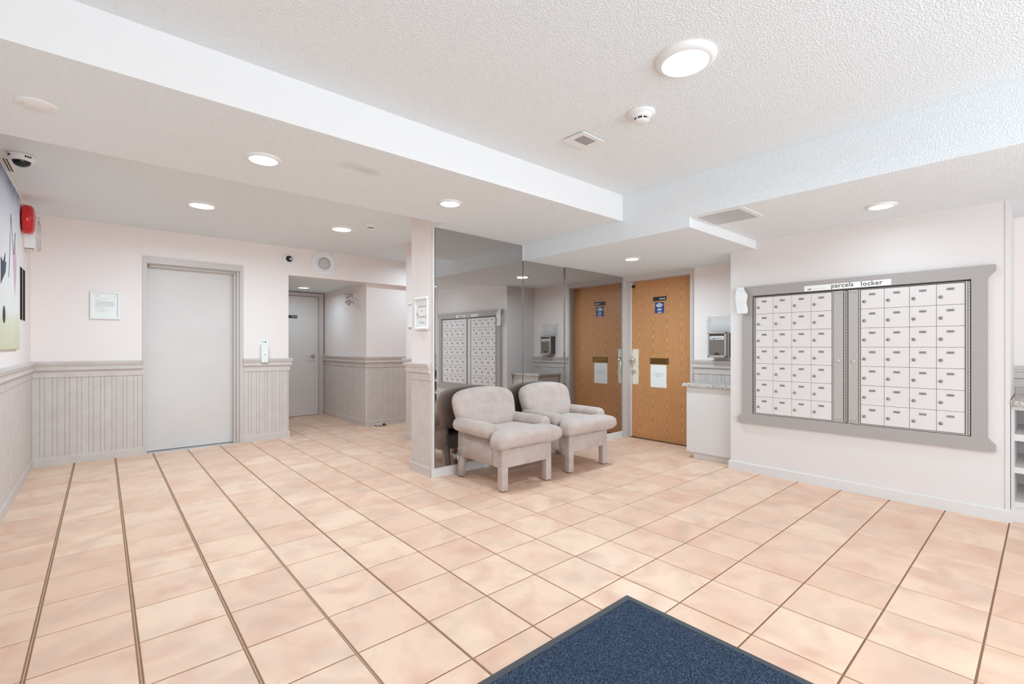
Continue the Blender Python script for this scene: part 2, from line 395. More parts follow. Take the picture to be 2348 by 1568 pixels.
def run(path, side=1, rail=True, base=True, wains=None, single=False, basem='trim'):
    if rail:
        TR[0] += 1
        r = struct(mould(path, RAIL, side).build('trim_%d' % TR[0], M['trim']))
        if wains:
            for i in range(len(path) - 1):
                if i not in wains: continue
                a, b = Vector(path[i]), Vector(path[i + 1]); d = (b - a).normalized()
                boards(a, b, Vector((-d.y, d.x)) * side, .086, .885, .0455, r, single and i in single)
    if base:
        TR[0] += 1
        struct(mould(path, BASE, side).build('baseboard_%d' % TR[0], M[basem]))
run([(XL, YBACK), (XL, YE), (.34, YE)], -1, wains=[0, 1], single=[1])
run([(1.318, YE), (1.852, YE), (1.852, YE + .28)], -1, wains=[0, 1], single=[0])
run([(2.97, 8.50), (2.97, 6.70), (5.2, 6.70)], -1, wains=[0, 1])
run([(2.98, 4.08), (2.98, 5.50), (5.2, 5.50)], 1, wains=[0])
run([(2.27, YM + .012), (2.27, 4.08), (2.98, 4.08)], 1, wains=[0])
run([(XO, 2.735), (XO, 2.05)], -1, wains=[0])
run([(5.35, .17), (5.35, YBACK)], -1, wains=[0])
run([(XO, 2.05), (XM, 2.05), (XM, .17), (5.35, .17)], -1, rail=False, basem='trim_white')
run([(2.255, YM), (5.165, YM)], -1, rail=False, basem='trim_white')
# corner beads on the column edge and beside wainscots
struct(MB().box(2.265, 2.277, YM - .023, YM + .010, .087, ZB).build('trim_21', M['trim_white']))
struct(MB().box(2.956, 2.97, 8.44, 8.5, .086, .885).build('trim_22', M['trim']))
struct(MB().box(XM - .004, XM + .02, .166, .19, .086, ZM).build('trim_23', M['trim_white']))

# ------------------------------------------------------------ doors
# elevator door in its steel frame
ed = MB().box(EX0 + .006, EX1 - .0285, YE + .13, YE + .17, .008, EZ - .02).build('door_1', M['door_paint']); struct(ed)
fr = MB().box(.337, .3725, YE - .012, YE + .02, 0, EZ - .02).box(EX1 + .001, 1.322, YE - .012, YE + .02, 0, EZ - .02).box(.337, 1.322, YE - .012, YE + .02, EZ - .02, 2.205)
fr.box(EX0 + .001, EX0 + .005, YE + .021, YE + .2, 0, EZ - .03).box(EX1 - .028, EX1 - .002, YE + .021, YE + .2, 0, EZ - .03).box(EX0 + .002, EX1 - .002, YE + .021, YE + .2, EZ - .029, EZ - .001)
fr.box(EX1 - .055, EX1 - .0285, YE + .06, YE + .128, 0, EZ - .052).box(EX0 + .029, EX1 - .029, YE + .06, YE + .128, EZ - .05, EZ - .0295)
fr.build('door_frame', M['frame_paint'], ed)
MB().box(EX0 + .02, EX1 - .02, YE + .0, YE + .2, -.003, .004).build('door_sill', M['steel'], ed)
k = MB()
for dx in (0, .02): k.lathe([(.0035, 0), (.0035, .002), (0, .0025)], (1.05 + dx, YE + .13, 2.025), '-y', 8)
k.build('screw_hole', M['black'], ed)
# far corridor door
fd = MB().box(1.95, 2.868, 8.46, 8.50, .006, 2.062).build('door_2', M['door_paint']); struct(fd)
f2 = MB().box(2.872, 2.945, 8.43, 8.518, 0, 2.067).box(1.88, 1.946, 8.43, 8.518, 0, 2.067).box(1.88, 2.945, 8.43, 8.518, 2.0675, 2.12).box(2.866, 2.88, 8.42, 8.429, 0, 2.075)
f2.build('door_frame', M['frame_paint'], fd)
h = MB().lathe([(.037, 0), (.037, .008), (.026, .02), (.013, .026), (.013, .05)], (2.775, 8.46, 1.03), '-y', 24)
h.tube([(2.775, 8.415, 1.03), (2.70, 8.41, 1.028), (2.655, 8.412, 1.025)], .0085, 10)
h.build('door_handle', M['chrome'], fd)
MB().box(2.873, 2.885, 8.424, 8.431, .98, 1.09).build('strike_plate', M['steel'], fd)
def text(s, size, M4, name, mat_, parent, off=0, align='LEFT', ext=.0003, shear=0, sp=1.0):
    cu = bpy.data.curves.new('t', 'FONT'); cu.body = s; cu.size = size; cu.offset = off; cu.align_x = align; cu.shear = shear
    cu.extrude = ext; cu.space_character = sp; cu.resolution_u = 3
    o = bpy.data.objects.new('t', cu); COL.objects.link(o)
    dg = bpy.context.evaluated_depsgraph_get(); me = bpy.data.meshes.new_from_object(o.evaluated_get(dg))
    bpy.data.objects.remove(o); bpy.data.curves.remove(cu)
    offv = Vector((0, 0, 0)); q = parent
    while q is not None: offv += q.location; q = q.parent
    me.transform(Matrix.Translation(-offv) @ M4); me.name = name; me.materials.clear(); me.materials.append(mat_)
    ob = bpy.data.objects.new(name, me); COL.objects.link(ob)
    if parent: ob.parent = parent
    return ob
def face_m(origin, right, up=(0, 0, 1)):
    r, u = Vector(right), Vector(up); n = r.cross(u)
    return Matrix(((r.x, u.x, n.x, origin[0]), (r.y, u.y, n.y, origin[1]), (r.z, u.z, n.z, origin[2]), (0, 0, 0, 1)))
RY = (1, 0, 0)      # reading direction on walls facing -Y
RX = (0, -1, 0)     # reading direction on walls facing -X
ps = thing('door_sign', 'small black nameplate with white letters on the painted corridor door', 'sign', (2.43, 8.459, 1.705))
MB().box(2.31, 2.515, 8.452, 8.459, 1.68, 1.73, .003).build('plate', M['black'], ps)
text('PRIVATE', .026, face_m((2.415, 8.4515, 1.697), RY), 'lettering', M['white'], ps)

# office door
XD = 5.305
od = MB().box(XD, XD + .045, DY0 + .012, DY1 - .012, .008, DZ - .008).build('door_3', M['oak']); struct(od)
f3 = MB().box(XO - .022, XO - .001, DY1, YM - .001, 0, DZ).box(XO - .022, XO - .001, DY0 - .035, DY0, 0, DZ).box(XO - .022, XO - .001, DY0 - .035, YM - .001, DZ + .0005, ZL - .001)
f3.box(XO - .045, XO - .0225, DY1 + .014, YM - .001, 0, ZL - .001).box(XO - .030, XO - .0225, DY0 - .035, DY1 + .013, ZL - .030, ZL - .001)
f3.box(XO, XO + .17, DY1 - .009, DY1 - .001, 0, DZ - .008).box(XO, XO + .17, DY0 + .001, DY0 + .009, 0, DZ - .008).box(XO, XO + .17, DY0 + .001, DY1 - .001, DZ - .007, DZ - .001)
f3.build('door_frame', M['frame_paint'], od)
MB().box(XD - .012, XD + .02, DY1 - .022, DY1 - .009, .005, DZ - .006).build('door_stop', M['trim_white'], od)
lp = MB().box(XD - .004, XD, 3.535, 3.632, .70, 1.165, .001).build('lock_plate', M['cream'], od)
MB().lathe([(.012, 0), (.012, .02), (.03, .03), (.037, .048), (.03, .066), (.012, .072), (0, .072)], (XD - .004, 3.60, 1.022), '-x', 28).build('door_knob', M['chrome'], lp)
MB().lathe([(.026, 0), (.026, .012), (.018, .018), (.018, .03), (.008, .03), (0, .031)], (XD - .004, 3.60, .868), '-x', 24).build('lock_cylinder', M['chrome'], lp)
k = MB()
for y in (3.545, 3.622):
    for z in (.715, .93, 1.15): k.lathe([(.006, 0), (.006, .002), (0, .003)], (XD - .004, y, z), '-x', 10)
k.build('screw', M['steel'], lp)
ms = MB().box(XD - .006, XD, 3.10, 3.365, .975, 1.05, .002).build('mail_slot', M['brass'], od)
MB().box(XD - .010, XD - .005, 3.125, 3.34, .99, 1.036, .002).build('slot_flap', M['brass'], ms)
k = MB()
for y in (3.113, 3.353): k.lathe([(.005, 0), (.005, .002), (0, .003)], (XD - .006, y, 1.012), '-x', 10)
k.build('screw', M['steel'], ms)
k = MB().lathe([(.02, 0), (.02, .01), (.0, .012)], (XD, 3.605, 1.99), '-x', 20); k.lathe([(.016, 0), (.016, .008), (0, .01)], (XD, 3.632, 1.992), '-x', 16)
k.build('door_viewer', M['black'], od)
MB().box(XD - .004, XD, 3.60, 3.635, 2.01, 2.045).build('alarm_contact', M['alu'], od)
so = thing('office_sign', 'black OFFICE nameplate on the oak door', 'sign', (XD, 3.22, 1.8))
MB().box(XD - .006, XD, 3.13, 3.32, 1.776, 1.828, .003).build('plate', M['black'], so)
text('OFFICE', .026, face_m((XD - .0066, 3.228, 1.79), RX), 'lettering', M['white'], so, .0004)
st = thing('notice_sticker', 'dark blue sticker with white lines below the office nameplate', 'sticker', (XD, 3.235, 1.69))
MB().box(XD - .0012, XD, 3.167, 3.295, 1.62, 1.757).build('sheet', M['blue'], st)
k = MB()
for i, (a, b_) in enumerate([(.045, .085), (.015, .115), (.02, .112), (.035, .095), (0, 0), (.035, .09), (.03, .095), (0, 0), (.03, .09)]):
    if b_ > a: k.box(XD - .0018, XD - .0012, 3.167 + a, 3.167 + b_, 1.742 - i * .0138 - .004, 1.742 - i * .0138 + .004)
k.build('print', M['paper'], st)
pn = thing('paper_notice', 'white paper sheet taped below the brass mail slot', 'paper', (XD, 3.245, .82))
MB().box(XD - .0014, XD - .0004, 3.133, 3.357, .679, .966).build('sheet', M['paper'], pn)
k = MB()
for i, (a, b_) in enumerate([(.035, .19), (.04, .185), (.085, .14), (.04, .185), (.045, .18), (.075, .15), (.09, .135)]):
    k.box(XD - .0018, XD - .0014, 3.133 + a, 3.133 + b_, .862 - i * .009 - .0012, .862 - i * .009 + .0012)
k.build('print', M['pale_ink'], pn)

# ------------------------------------------------------------ mirror wall
mr = thing('wall_mirror', 'large tinted mirror of three panels behind the two armchairs', 'mirror', (3.7, YM, .088))
for x0, x1, z1 in ((2.286, 3.383, ZB - .006), (3.387, 4.038, ZL - .004), (4.042, 5.172, ZL - .004)):
    dy = (x1 - x0) * math.tan(math.radians(.85))      # the panels hang a touch off the wall plane
    MB().prism([(x0, YM - .0002), (x0, YM - .006 - dy), (x1, YM - .006), (x1, YM - .0002)], 'z', .088, z1).build('mirror_panel', M['mirror'], mr)
MB().box(5.12, 5.15, YM - .014, YM - .006, .95, 1.01, .002).box(5.112, 5.118, YM - .012, YM - .006, .93, 1.03).build('clip', M['steel'], mr)

# ------------------------------------------------------------ mailboxes
XW = XM - .003
fm = thing('mailbox_surround', 'wide grey board frame around the wall mailboxes', 'frame', (XW, 1.1, .471))
X0 = XW - .026
MB().prism([(.233, 1.765), (.233, 1.726), (.272, 1.676), (1.93, 1.676), (1.972, 1.726), (1.972, 1.765)], 'x', X0, XW).build('top_board', M['board_grey'], fm)
MB().prism([(.233, .471), (.233, .517), (.272, .563), (1.93, .563), (1.972, .515), (1.972, .471)], 'x', X0, XW).build('bottom_board', M['board_grey'], fm)
for y0, y1 in ((.272, .355), (1.835, 1.93)): MB().box(X0 + .001, XW, y0, y1, .563, 1.676).build('side_board', M['board_grey'], fm)
door_nums = [[str(n) for n in range(100, 104)], ['104', '105', '106', '107'], ['108', '109', '110', '111'], ['112', '113', '114', '201'], ['202', '203', '204', '205'], ['206', '207', '208', '209'], ['210', '211', '212', '213'],
             ['214', '215', '301', '302'], ['303', '304', '305', '306'], ['307', '308', '309', '310'], ['311', '312', '313', '314'], ['315', '316', '317', '318'], ['319', '320', '321', '322'], ['323', '324', '', '']]
def bank(ya, yb, col0, colw, r0, rh, nums, label, sharp):
    """ya>yb: left to right in the picture is towards smaller Y"""
    u = thing('mailbox_bank', label, 'mailboxes', (XW, (ya + yb) / 2, .563), 'wall mailbox banks')
    MB().box(XW - .006, XW, yb, ya, .566, 1.673).build('back_panel', M['gap'], u)  # near-black sheet stands in for the recess shade around the doors
    for z0_, z1_ in ((1.6605, 1.6635), (.567, .574)): MB().box(XW - .02, XW - .006, yb + .002, ya - .002, z0_, z1_).build('rim', M['alu'], u)
    xf = XW - .0165
    dm = None
    for r in range(7):
        for c_ in range(4):
            y1 = col0 - c_ * colw; y0 = y1 - colw; z1 = r0 - r * rh; z0 = z1 - rh
            d = MB().box(xf, XW - .006, y0 + .0012, y1 - .0012, z0 + .0012, z1 - .0012, .0008)
            if dm is None:
                do = d.build('mailbox_door', M['box_door'], u); dm = (do, (y1 + y0) / 2, (z1 + z0) / 2); base = do
                yc, zc = dm[1], dm[2]
                tg = MB().box(xf - .0012, xf, yc - .021, yc + .021, zc + .029, zc + .046).build('number_plate', M['tag'], do)
                lk = MB().lathe([(.0115, 0), (.0115, .004), (.008, .006), (.0078, .0095), (0, .0098)], (xf, yc + colw * .335, zc - .018), '-x', 14)
                lo = lk.build('lock', M['lock'], do)
            else:
                do = base.copy(); COL.objects.link(do); do.location = (0, (y1 + y0) / 2 - dm[1], (z1 + z0) / 2 - dm[2])
                tg = tg0.copy(); COL.objects.link(tg); tg.parent = do
                lo = lo0.copy(); COL.objects.link(lo); lo.parent = do
            if dm[0] is do: tg0, lo0 = tg, lo
            s_ = nums[r][c_]
            if s_:
                text(s_, .0145, face_m((xf - .0014, (y1 + y0) / 2, (z1 + z0) / 2 + .0325), RX), 'number', M['ink'], do, .0003, 'CENTER', ext=.0001)
    return u
b1 = bank(1.832, 1.0935, 1.809, .153, 1.657, .1545, door_nums[:7], 'left mailbox bank of small numbered doors in the grey frame', 0)
b2 = bank(1.0905, .358, .998, .153, 1.657, .1545, door_nums[7:], 'right mailbox bank of small numbered doors in the grey frame', 1)
def strip(par, y0, y1, name='lock_strip', x=.022):
    o = MB().box(XW - x, XW - .006, y0, y1, .575, 1.660, .0012).build(name, M['alu'], par); return o
for par, y0, y1 in ((b1, 1.116, 1.183), (b2, 1.014, 1.080)):
    s = strip(par, y0, y1); yc = (y0 + y1) / 2
    k = MB().lathe([(.012, 0), (.012, .005), (.008, .007), (0, .007)], (XW - .022, yc, 1.077), '-x', 16)
    for dy in (-.021, .019):
        for dz in (.045, -.045): k.lathe([(.005, 0), (.004, .003), (0, .004)], (XW - .022, yc + dy, 1.077 + dz), '-x', 10)
    k.build('lock', M['chrome'], s)
    k = MB()
    for dy in (-.016, 0, .016):
        for z in (1.64, .59): k.lathe([(.0028, 0), (.002, .002), (0, .0022)], (XW - .022, yc + dy, z), '-x', 8)
    k.build('rivet', M['gap'], s)
def hinge(par, y):
    k = MB(); n = 44
    for i in range(n):
        z = .578 + i * (1.08 / n); k.lathe([(.0045, 0), (.0045, 1.08 / n * .88)], (XW - .019, y, z), 'z', 8, False)
    k.build('piano_hinge', M['alu'], par)
MB().box(XW - .013, XW - .0062, 1.0985, 1.1125, .575, 1.66).build('edge_strip', M['alu'], b1)
MB().box(XW - .013, XW - .0062, .360, .3725, .575, 1.66).build('edge_strip', M['alu'], b2)
hinge(b1, 1.104); hinge(b2, 1.090); hinge(b2, .366); hinge(b1, 1.822)
MB().box(XW - .018, XW - .006, 1.186, 1.194, .575, 1.66).box(XW - .014, XW - .006, 1.812, 1.817, .575, 1.66).build('edge_strip', M['alu'], b1)
MB().box(XW - .018, XW - .006, 1.001, 1.010, .575, 1.66).box(XW - .022, XW - .006, .373, .383, .575, 1.66).build('edge_strip', M['alu'], b2)
# hand lettered strip
sg = thing('parcel_sign', 'white hand-lettered paper strip with an arrow above the mailboxes', 'sign', (X0, 1.1, 1.70))
MB().box(X0 - .001, X0, .80, 1.40, 1.679, 1.7255).build('strip', M['paper'], sg)
text('parcels', .050, face_m((XW - .0274, 1.200, 1.6925), RX), 'lettering', M['ink'], sg, .0013, sp=1.10)
text('locker', .050, face_m((XW - .0274, .995, 1.6890), RX), 'lettering', M['ink'], sg, .0013, sp=1.10)
MB().prism([(1.383, 1.694), (1.348, 1.702), (1.352, 1.694), (1.348, 1.686)], 'x', X0 - .0015, X0 - .001).box(X0 - .0015, X0 - .001, 1.237, 1.35, 1.6935, 1.6950).build('arrow', M['ink'], sg)
# curled paper at the frame's left end
pp = thing('pinned_paper', 'curled white paper slip hanging on the upper left corner of the grey frame', 'paper', (X0, 1.93, 1.51))
N = 14; vs = []; fs = []
for i in range(N + 1):
    z = 1.768 - .256 * i / N; xo = .008 + .010 * math.sin(i / N * 5.5) + .018 * (i / N)
    yl = 1.965 + .012 * math.sin(i / N * 3.2 + .2) ; yr = 1.905 - .032 * min(1, i / 4) + .006 * math.sin(i * .9)
    for y, dx in ((yl, .012), ((yl + yr) / 2, 0), (yr, .006)): vs.append((X0 - xo - dx, y, z))
for i in range(N):
    for j in range(2): fs.append((i * 3 + j, i * 3 + j + 1, (i + 1) * 3 + j + 1, (i + 1) * 3 + j))
o = MB().add(vs, fs, True).build('sheet', M['paper'], pp); md = o.modifiers.new('s', 'SOLIDIFY'); md.thickness = .0012
k = MB()
for i in range(15):
    if i in (6,): continue
    z = 1.745 - i * .0145; tt = (1.768 - z) / .256; xo = .008 + .010 * math.sin(tt * 5.5) + .018 * tt + .0125
    k.box(X0 - xo - .0006, X0 - xo, 1.90, 1.955, z - (.0022 if i in (1, 14) else .0008), z)
k.build('print', M['pale_ink'], pp)

# ------------------------------------------------------------ office corner: cabinet, suggestion box
cb = thing('corner_cabinet', 'pale cabinet with granite top between the oak door and mailbox wall', 'cabinet', (4.99, 2.31, 0))
MB().box(4.765, XO - .01, 2.066, 2.575, .068, .768, .002).build('body', M['cabinet'], cb)
MB().box(4.80, XO - .01, 2.066, 2.515, 0, .068).build('toe_kick', M['trim_white'], cb)
MB().box(4.735, XO - .0005, 2.052, 2.612, .768, .802, .004).build('worktop', M['granite'], cb)
dr = MB().box(4.80, XO - .04, 2.575, 2.592, .10, .745, .003).build('door', M['cabinet'], cb)
MB().lathe([(.006, 0), (.006, .012), (.014, .018), (.012, .026), (0, .028)], (4.86, 2.592, .68), 'y', 16).build('knob', M['steel'], dr)
sb = thing('suggestion_box', 'brown suggestion box with silver edges on the wall above the granite top', 'box', (XO, 2.47, 1.07))
x1 = XO - .001; x0 = x1 - .115; ya, yb_ = 2.297, 2.505; za, zb = 1.077, 1.357
M['box_brown'] = mat('taupe_metal_box', srgb(120, 108, 100), .4); M['box_dark'] = mat('dark_brown_side', srgb(84, 72, 65), .35)
MB().box(x0 + .008, x1, ya + .006, yb_ - .006, za + .005, zb - .006).build('body', M['box_dark'], sb)
fp = MB().box(x0, x0 + .01, ya + .022, yb_ - .022, za + .022, zb - .04).build('front_panel', M['box_brown'], sb)
f_ = MB().box(x0 - .008, x0 + .012, ya, yb_, za, za + .022, .004).box(x0 - .008, x0 + .012, ya, yb_, zb - .018, zb, .004).box(x0 - .008, x0 + .012, ya, ya + .02, za, zb, .004).box(x0 - .008, x0 + .012, yb_ - .02, yb_, za, zb, .004)
f_.box(x0 + .03, x1 - .04, ya, ya + .006, za + .003, zb - .003, .002)
f_.build('edge_frame', M['alu'], sb)
MB().box(x0 - .001, x0, ya + .028, yb_ - .025, zb - .082, zb - .046).build('label_strip', M['paper'], fp)
text('Suggestions', .029, face_m((x0 - .0016, 2.474, zb - .073), RX), 'lettering', M['ink'], fp, .0007, sp=1.0)
MB().prism([(2.401 + .032 * math.cos(a * PI / 10), za + .030 + .022 * math.sin(a * PI / 10)) for a in range(11)], 'x', x0 - .002, x0).build('finger_slot', M['gap'], fp)
MB().lathe([(.007, 0), (.007, .005), (0, .006)], (x0, 2.467, 1.215), '-x', 12).build('lock', M['chrome'], fp)
tr = thing('paper_tray', 'clear acrylic tray with a white label strip above the suggestion box', 'tray', (XO, 2.47, 1.37))
a, b_ = 2.24, 2.535
MB().box(XO - .004, XO - .001, a, b_ + .03, 1.372, 1.545).box(XO - .085, XO - .001, a, b_, 1.369, 1.372).box(XO - .088, XO - .085, a, b_, 1.369, 1.48)\
  .prism([(XO - .085, 1.372), (XO - .004, 1.372), (XO - .004, 1.545), (XO - .085, 1.48)], 'y', b_ - .003, b_).build('holder', M['acrylic'], tr)
MB().box(XO - .0052, XO - .0042, 2.40, 2.53, 1.535, 1.556).build('label_strip', M['paper'], tr)

# shelf unit right of the mailbox wall
sh = thing('open_shelf_unit', 'white open shelf unit with granite top right of the mailbox wall', 'shelf', (5.0, -.2, 0))
MB().box(4.64, 5.348, -.78, .1655, .797, .832, .004).build('worktop', M['granite'], sh)
for y0, y1 in ((.149, .164), (-.77, -.73)): MB().box(4.69, 5.345, y0, y1, 0, .797).build('side_panel', M['trim_white'], sh)
for z0, z1 in ((.555, .60), (.335, .375), (.10, .14), (.765, .797)): MB().box(4.695, 5.345, -.73, .149, z0, z1).build('shelf', M['trim_white'], sh)
MB().box(5.335, 5.345, -.73, .149, .14, .797).build('back_panel', M['cabinet'], sh)
MB().box(4.70, 4.72, -.73, .149, 0, .10).build('kick_board', M['trim_white'], sh)
tag(MB().tube([(5.29, .07, .885), (5.29, .07, .835)], .005).tube([(5.315, .04, .885), (5.315, .04, .835)], .005).tube([(5.2, .075, .76), (5.21, .072, .66), (5.2, .075, .605)], .004).tube([(5.2, .075, .55), (5.21, .072, .45), (5.2, .075, .378)], .004).tube([(5.2, .075, .33), (5.21, .072, .25), (5.2, .075, .143)], .004).build('cable', M['trim_white']),
    'white cable running down behind the granite topped shelf unit', 'cable')

# ------------------------------------------------------------ armchairs
def inflate(outline, thick, mapf, rings=9, power=5.0, bulge=1.0, cen=None):
    """closed 2D outline puffed to a cushion; mapf(u,v,h)->(x,y,z)"""
    mb = MB(); n = len(outline)
    cx = sum(p[0] for p in outline) / n; cy = sum(p[1] for p in outline) / n
    if cen: cx, cy = cen
    vs = []; fs = []; rs = [math.sin((k + .0) / rings * PI / 2) for k in range(rings + 1)]
    def ring(sgn):
        out = []
        for k in range(rings + 1):
            r = rs[k]; hh = thick / 2 * max(0, 1 - r ** power) ** .5 * (1 + (bulge - 1) * (1 - r * r))
            out.append([mapf(cx + (p[0] - cx) * r, cy + (p[1] - cy) * r, sgn * hh) for p in outline] if k else [mapf(cx, cy, sgn * hh)])
        return out
    top, bot = ring(1), ring(-1)
    idx = {}
    def put(v): vs.append(v); return len(vs) - 1
    T_ = [[put(v) for v in r] for r in top]; B_ = [[put(v) for v in r] for r in bot[:-1]] + [None]; B_[-1] = T_[-1]
    for L, flip in ((T_, False), (B_, True)):
        for i in range(n):
            j = (i + 1) % n; f = (L[0][0], L[1][i], L[1][j]); fs.append(f[::-1] if flip else f)
        for k in range(1, rings):
            for i in range(n):
                j = (i + 1) % n; f = (L[k][i], L[k + 1][i], L[k + 1][j], L[k][j]); fs.append(f[::-1] if flip else f)
    return mb.add(vs, fs, True)
def smooth_outline(pts, it=3):
    for _ in range(it):
        q = []
        for i in range(len(pts)):
            a, b = pts[i], pts[(i + 1) % len(pts)]
            q += [(a[0] * .75 + b[0] * .25, a[1] * .75 + b[1] * .25), (a[0] * .25 + b[0] * .75, a[1] * .25 + b[1] * .75)]
        pts = q
    return pts
def armchair(cx, y0, label):
    r = thing('armchair', label, 'armchair', (cx, y0, 0), 'beige armchairs before the mirror')
    P = lambda mb, n, m_='fabric', par=r: mb.build(n, M[m_], par)
    def bx(x0, x1, ya, yb, z0, z1, b=.012):
        bm = bmesh.new(); bmesh.ops.create_cube(bm, size=1)
        for v in bm.verts: v.co = Vector((cx + (x0 + x1) / 2 + v.co.x * (x1 - x0), y0 + (ya + yb) / 2 + v.co.y * (yb - ya), (z0 + z1) / 2 + v.co.z * (z1 - z0)))
        bmesh.ops.bevel(bm, geom=bm.edges[:], offset=b, segments=3, affect='EDGES', profile=.5)
        return MB().frombm(bm, True)
    P(bx(-.290, .290, 0, .13, .193, .350), 'front_rail')
    P(bx(-.284, .284, .12, .60, .200, .335), 'seat_base')
    for s in (-1, 1):
        # upholstered side, with its rear edge sweeping down into the back leg
        prof = [(.125, .197), (.125, .44), (.60, .44), (.635, .42), (.638, .30), (.632, .197), (.56, .197)]
        xa, xb = (-.292, -.235) if s < 0 else (.235, .292)
        bm = bmesh.new()
        va = [bm.verts.new((cx + xa, y0 + p[0], p[1])) for p in prof]; vb = [bm.verts.new((cx + xb, y0 + p[0], p[1])) for p in prof]
        n = len(prof); bm.faces.new(va); bm.faces.new(vb[::-1])
        for i in range(n): bm.faces.new((va[i], vb[i], vb[(i + 1) % n], va[(i + 1) % n]))
        bmesh.ops.recalc_face_normals(bm, faces=bm.faces)
        bmesh.ops.bevel(bm, geom=bm.edges[:], offset=.009, segments=2, affect='EDGES')
        P(MB().frombm(bm, True), 'side_panel')
        l = P(bx(s * .290 - (.067 if s > 0 else 0), s * .290 + (.067 if s < 0 else 0), 0, .064, .006, .21, .009), 'leg')
        P(bx(s * .262 - .02, s * .262 + .02, .012, .050, 0, .010, .002), 'glide', 'black', l)
        # rear leg rakes backwards
        bm = bmesh.new(); bmesh.ops.create_cube(bm, size=1)
        for v in bm.verts:
            t_ = v.co.z + .5; hw = .034 - .008 * (1 - t_)
            v.co = Vector((cx + s * .255 + v.co.x * 2 * hw, y0 + .600 + (1 - t_) * .035 + v.co.y * .066, .006 + t_ * .25))
        bmesh.ops.bevel(bm, geom=bm.edges[:], offset=.008, segments=2, affect='EDGES')
        l = P(MB().frombm(bm, True), 'leg'); P(bx(s * .255 - .018, s * .255 + .018, .617, .655, 0, .009, .002), 'glide', 'black', l)
        # rolled arm: round section, domed gathered front
        vs = []; fs = []; K = 26; prof = []
        for i in range(9):
            a = PI / 2 * i / 8; prof.append((.068 * math.sin(a) ** .8, .085 + .045 * (1 - math.cos(a))))
        prof += [(.069, .20), (.068, .32), (.066, .45), (.064, .58)]
        for (rr, yy) in prof:
            for k in range(K):
                a = 2 * PI * k / K; vs.append((cx + s * .318 + rr * 1.02 * math.cos(a), y0 + yy, .492 + rr * .96 * math.sin(a) + .012 * (yy - .1)))
        for i in range(len(prof) - 1):
            for k in range(K): fs.append((i * K + k, i * K + (k + 1) % K, (i + 1) * K + (k + 1) % K, (i + 1) * K + k))
        fs += [tuple(range((len(prof) - 1) * K, len(prof) * K)), tuple(range(K))]
        P(MB().add(vs, fs, True), 'arm')
    # T-shaped seat cushion
    o = [(-.366, -.070), (.366, -.070), (.380, -.02), (.378, .075), (.255, .09), (.248, .20), (.245, .50), (-.245, .50), (-.248, .20), (-.255, .09), (-.378, .075), (-.380, -.02)]
    # resample edges for round corners
    oo = []
    for i in range(len(o)):
        a, b = o[i], o[(i + 1) % len(o)]; L = math.dist(a, b); m_ = max(1, int(L / .07))
        for k in range(m_): oo.append((a[0] + (b[0] - a[0]) * k / m_, a[1] + (b[1] - a[1]) * k / m_))
    oo = smooth_outline(oo, 2)
    def cm(u, v, h):
        return (cx + u, y0 + v, .412 + h * (1.0 if h > 0 else .9) + .022 * math.cos(v * 3.0) * (1 if h > 0 else .15) - .012 * abs(u) * (v < .05) + .003 * math.sin(u * 23 + v * 9))
    P(inflate(oo, .132, cm, 12, 9, 1.04, (0, .18)), 'seat_cushion')
    # domed backrest leaning on the rear
    o = [(-.30, .39), (.30, .39), (.315, .47), (.330, .55), (.350, .63), (.356, .70), (.345, .752), (.305, .795), (.20, .823), (.07, .835), (-.07, .835), (-.20, .823), (-.305, .795), (-.345, .752), (-.356, .70), (-.350, .63), (-.330, .55), (-.315, .47)]
    oo = smooth_outline(o, 2)
    def bmf(u, z, h):
        lean = (z - .4) * .20
        return (cx + u, y0 + .565 + lean * .9 + (-h if h > 0 else -h * .9) - .03 * math.exp(-((z - .5) / .12) ** 2) * (h > 0), .39 + (z - .39) * .955)
    P(inflate(oo, .150, bmf, 13, 11, 1.06, (0, .6)), 'backrest')
    return r
a1 = armchair(2.752, 2.935, 'beige velour armchair nearer the column, left of the pair')
dup(a1, (.85, .03, 0), 'beige velour armchair nearer the oak door, right of the pair')
# small bin behind the left chair, seen in the mirror
bn = thing('waste_bin', 'small tapered bin with a pale liner behind the rear leg of the left armchair', 'bin', (2.555, 3.652, 0))
M['bin'] = mat('grey_bin', srgb(150, 142, 135), .5)
MB().lathe([(.0, 0), (.027, 0), (.035, .14), (.037, .14), (.037, .148), (.033, .148), (.025, .012), (0, .012)], (2.555, 3.652, 0), 'z', 24).build('body', M['bin'], bn)
MB().lathe([(.0372, .13), (.0385, .150), (.040, .172), (.036, .176), (.033, .15)], (2.555, 3.652, 0), 'z', 24).build('liner', M['paper'], bn)

# ------------------------------------------------------------ entrance mat
mt = thing('entrance_mat', 'dark blue-grey carpet mat with black rubber edge in the foreground', 'mat', (1.29, .4, 0))
MX0, MX1, MY0, MY1 = .66, 1.905, -.55, 1.335
s = MB(); bw_ = .035
s.add([(MX0, MY0, .001), (MX1, MY0, .001), (MX1, MY1, .001), (MX0, MY1, .001), (MX0 + .008, MY0 + .008, .005), (MX1 - .008, MY0 + .008, .005), (MX1 - .008, MY1 - .008, .005), (MX0 + .008, MY1 - .008, .005),
       (MX0 + bw_, MY0 + bw_, .006), (MX1 - bw_, MY0 + bw_, .006), (MX1 - bw_, MY1 - bw_, .006), (MX0 + bw_, MY1 - bw_, .006)],
      [(3, 2, 1, 0)] + [(a + i, a + (i + 1) % 4, a + 4 + (i + 1) % 4, a + 4 + i) for a in (0, 4) for i in range(4)] + [(8, 9, 10, 11)])
s.build('rubber_edge', M['rubber'], mt)
NX, NY = 150, 230; vs = []; fs = []
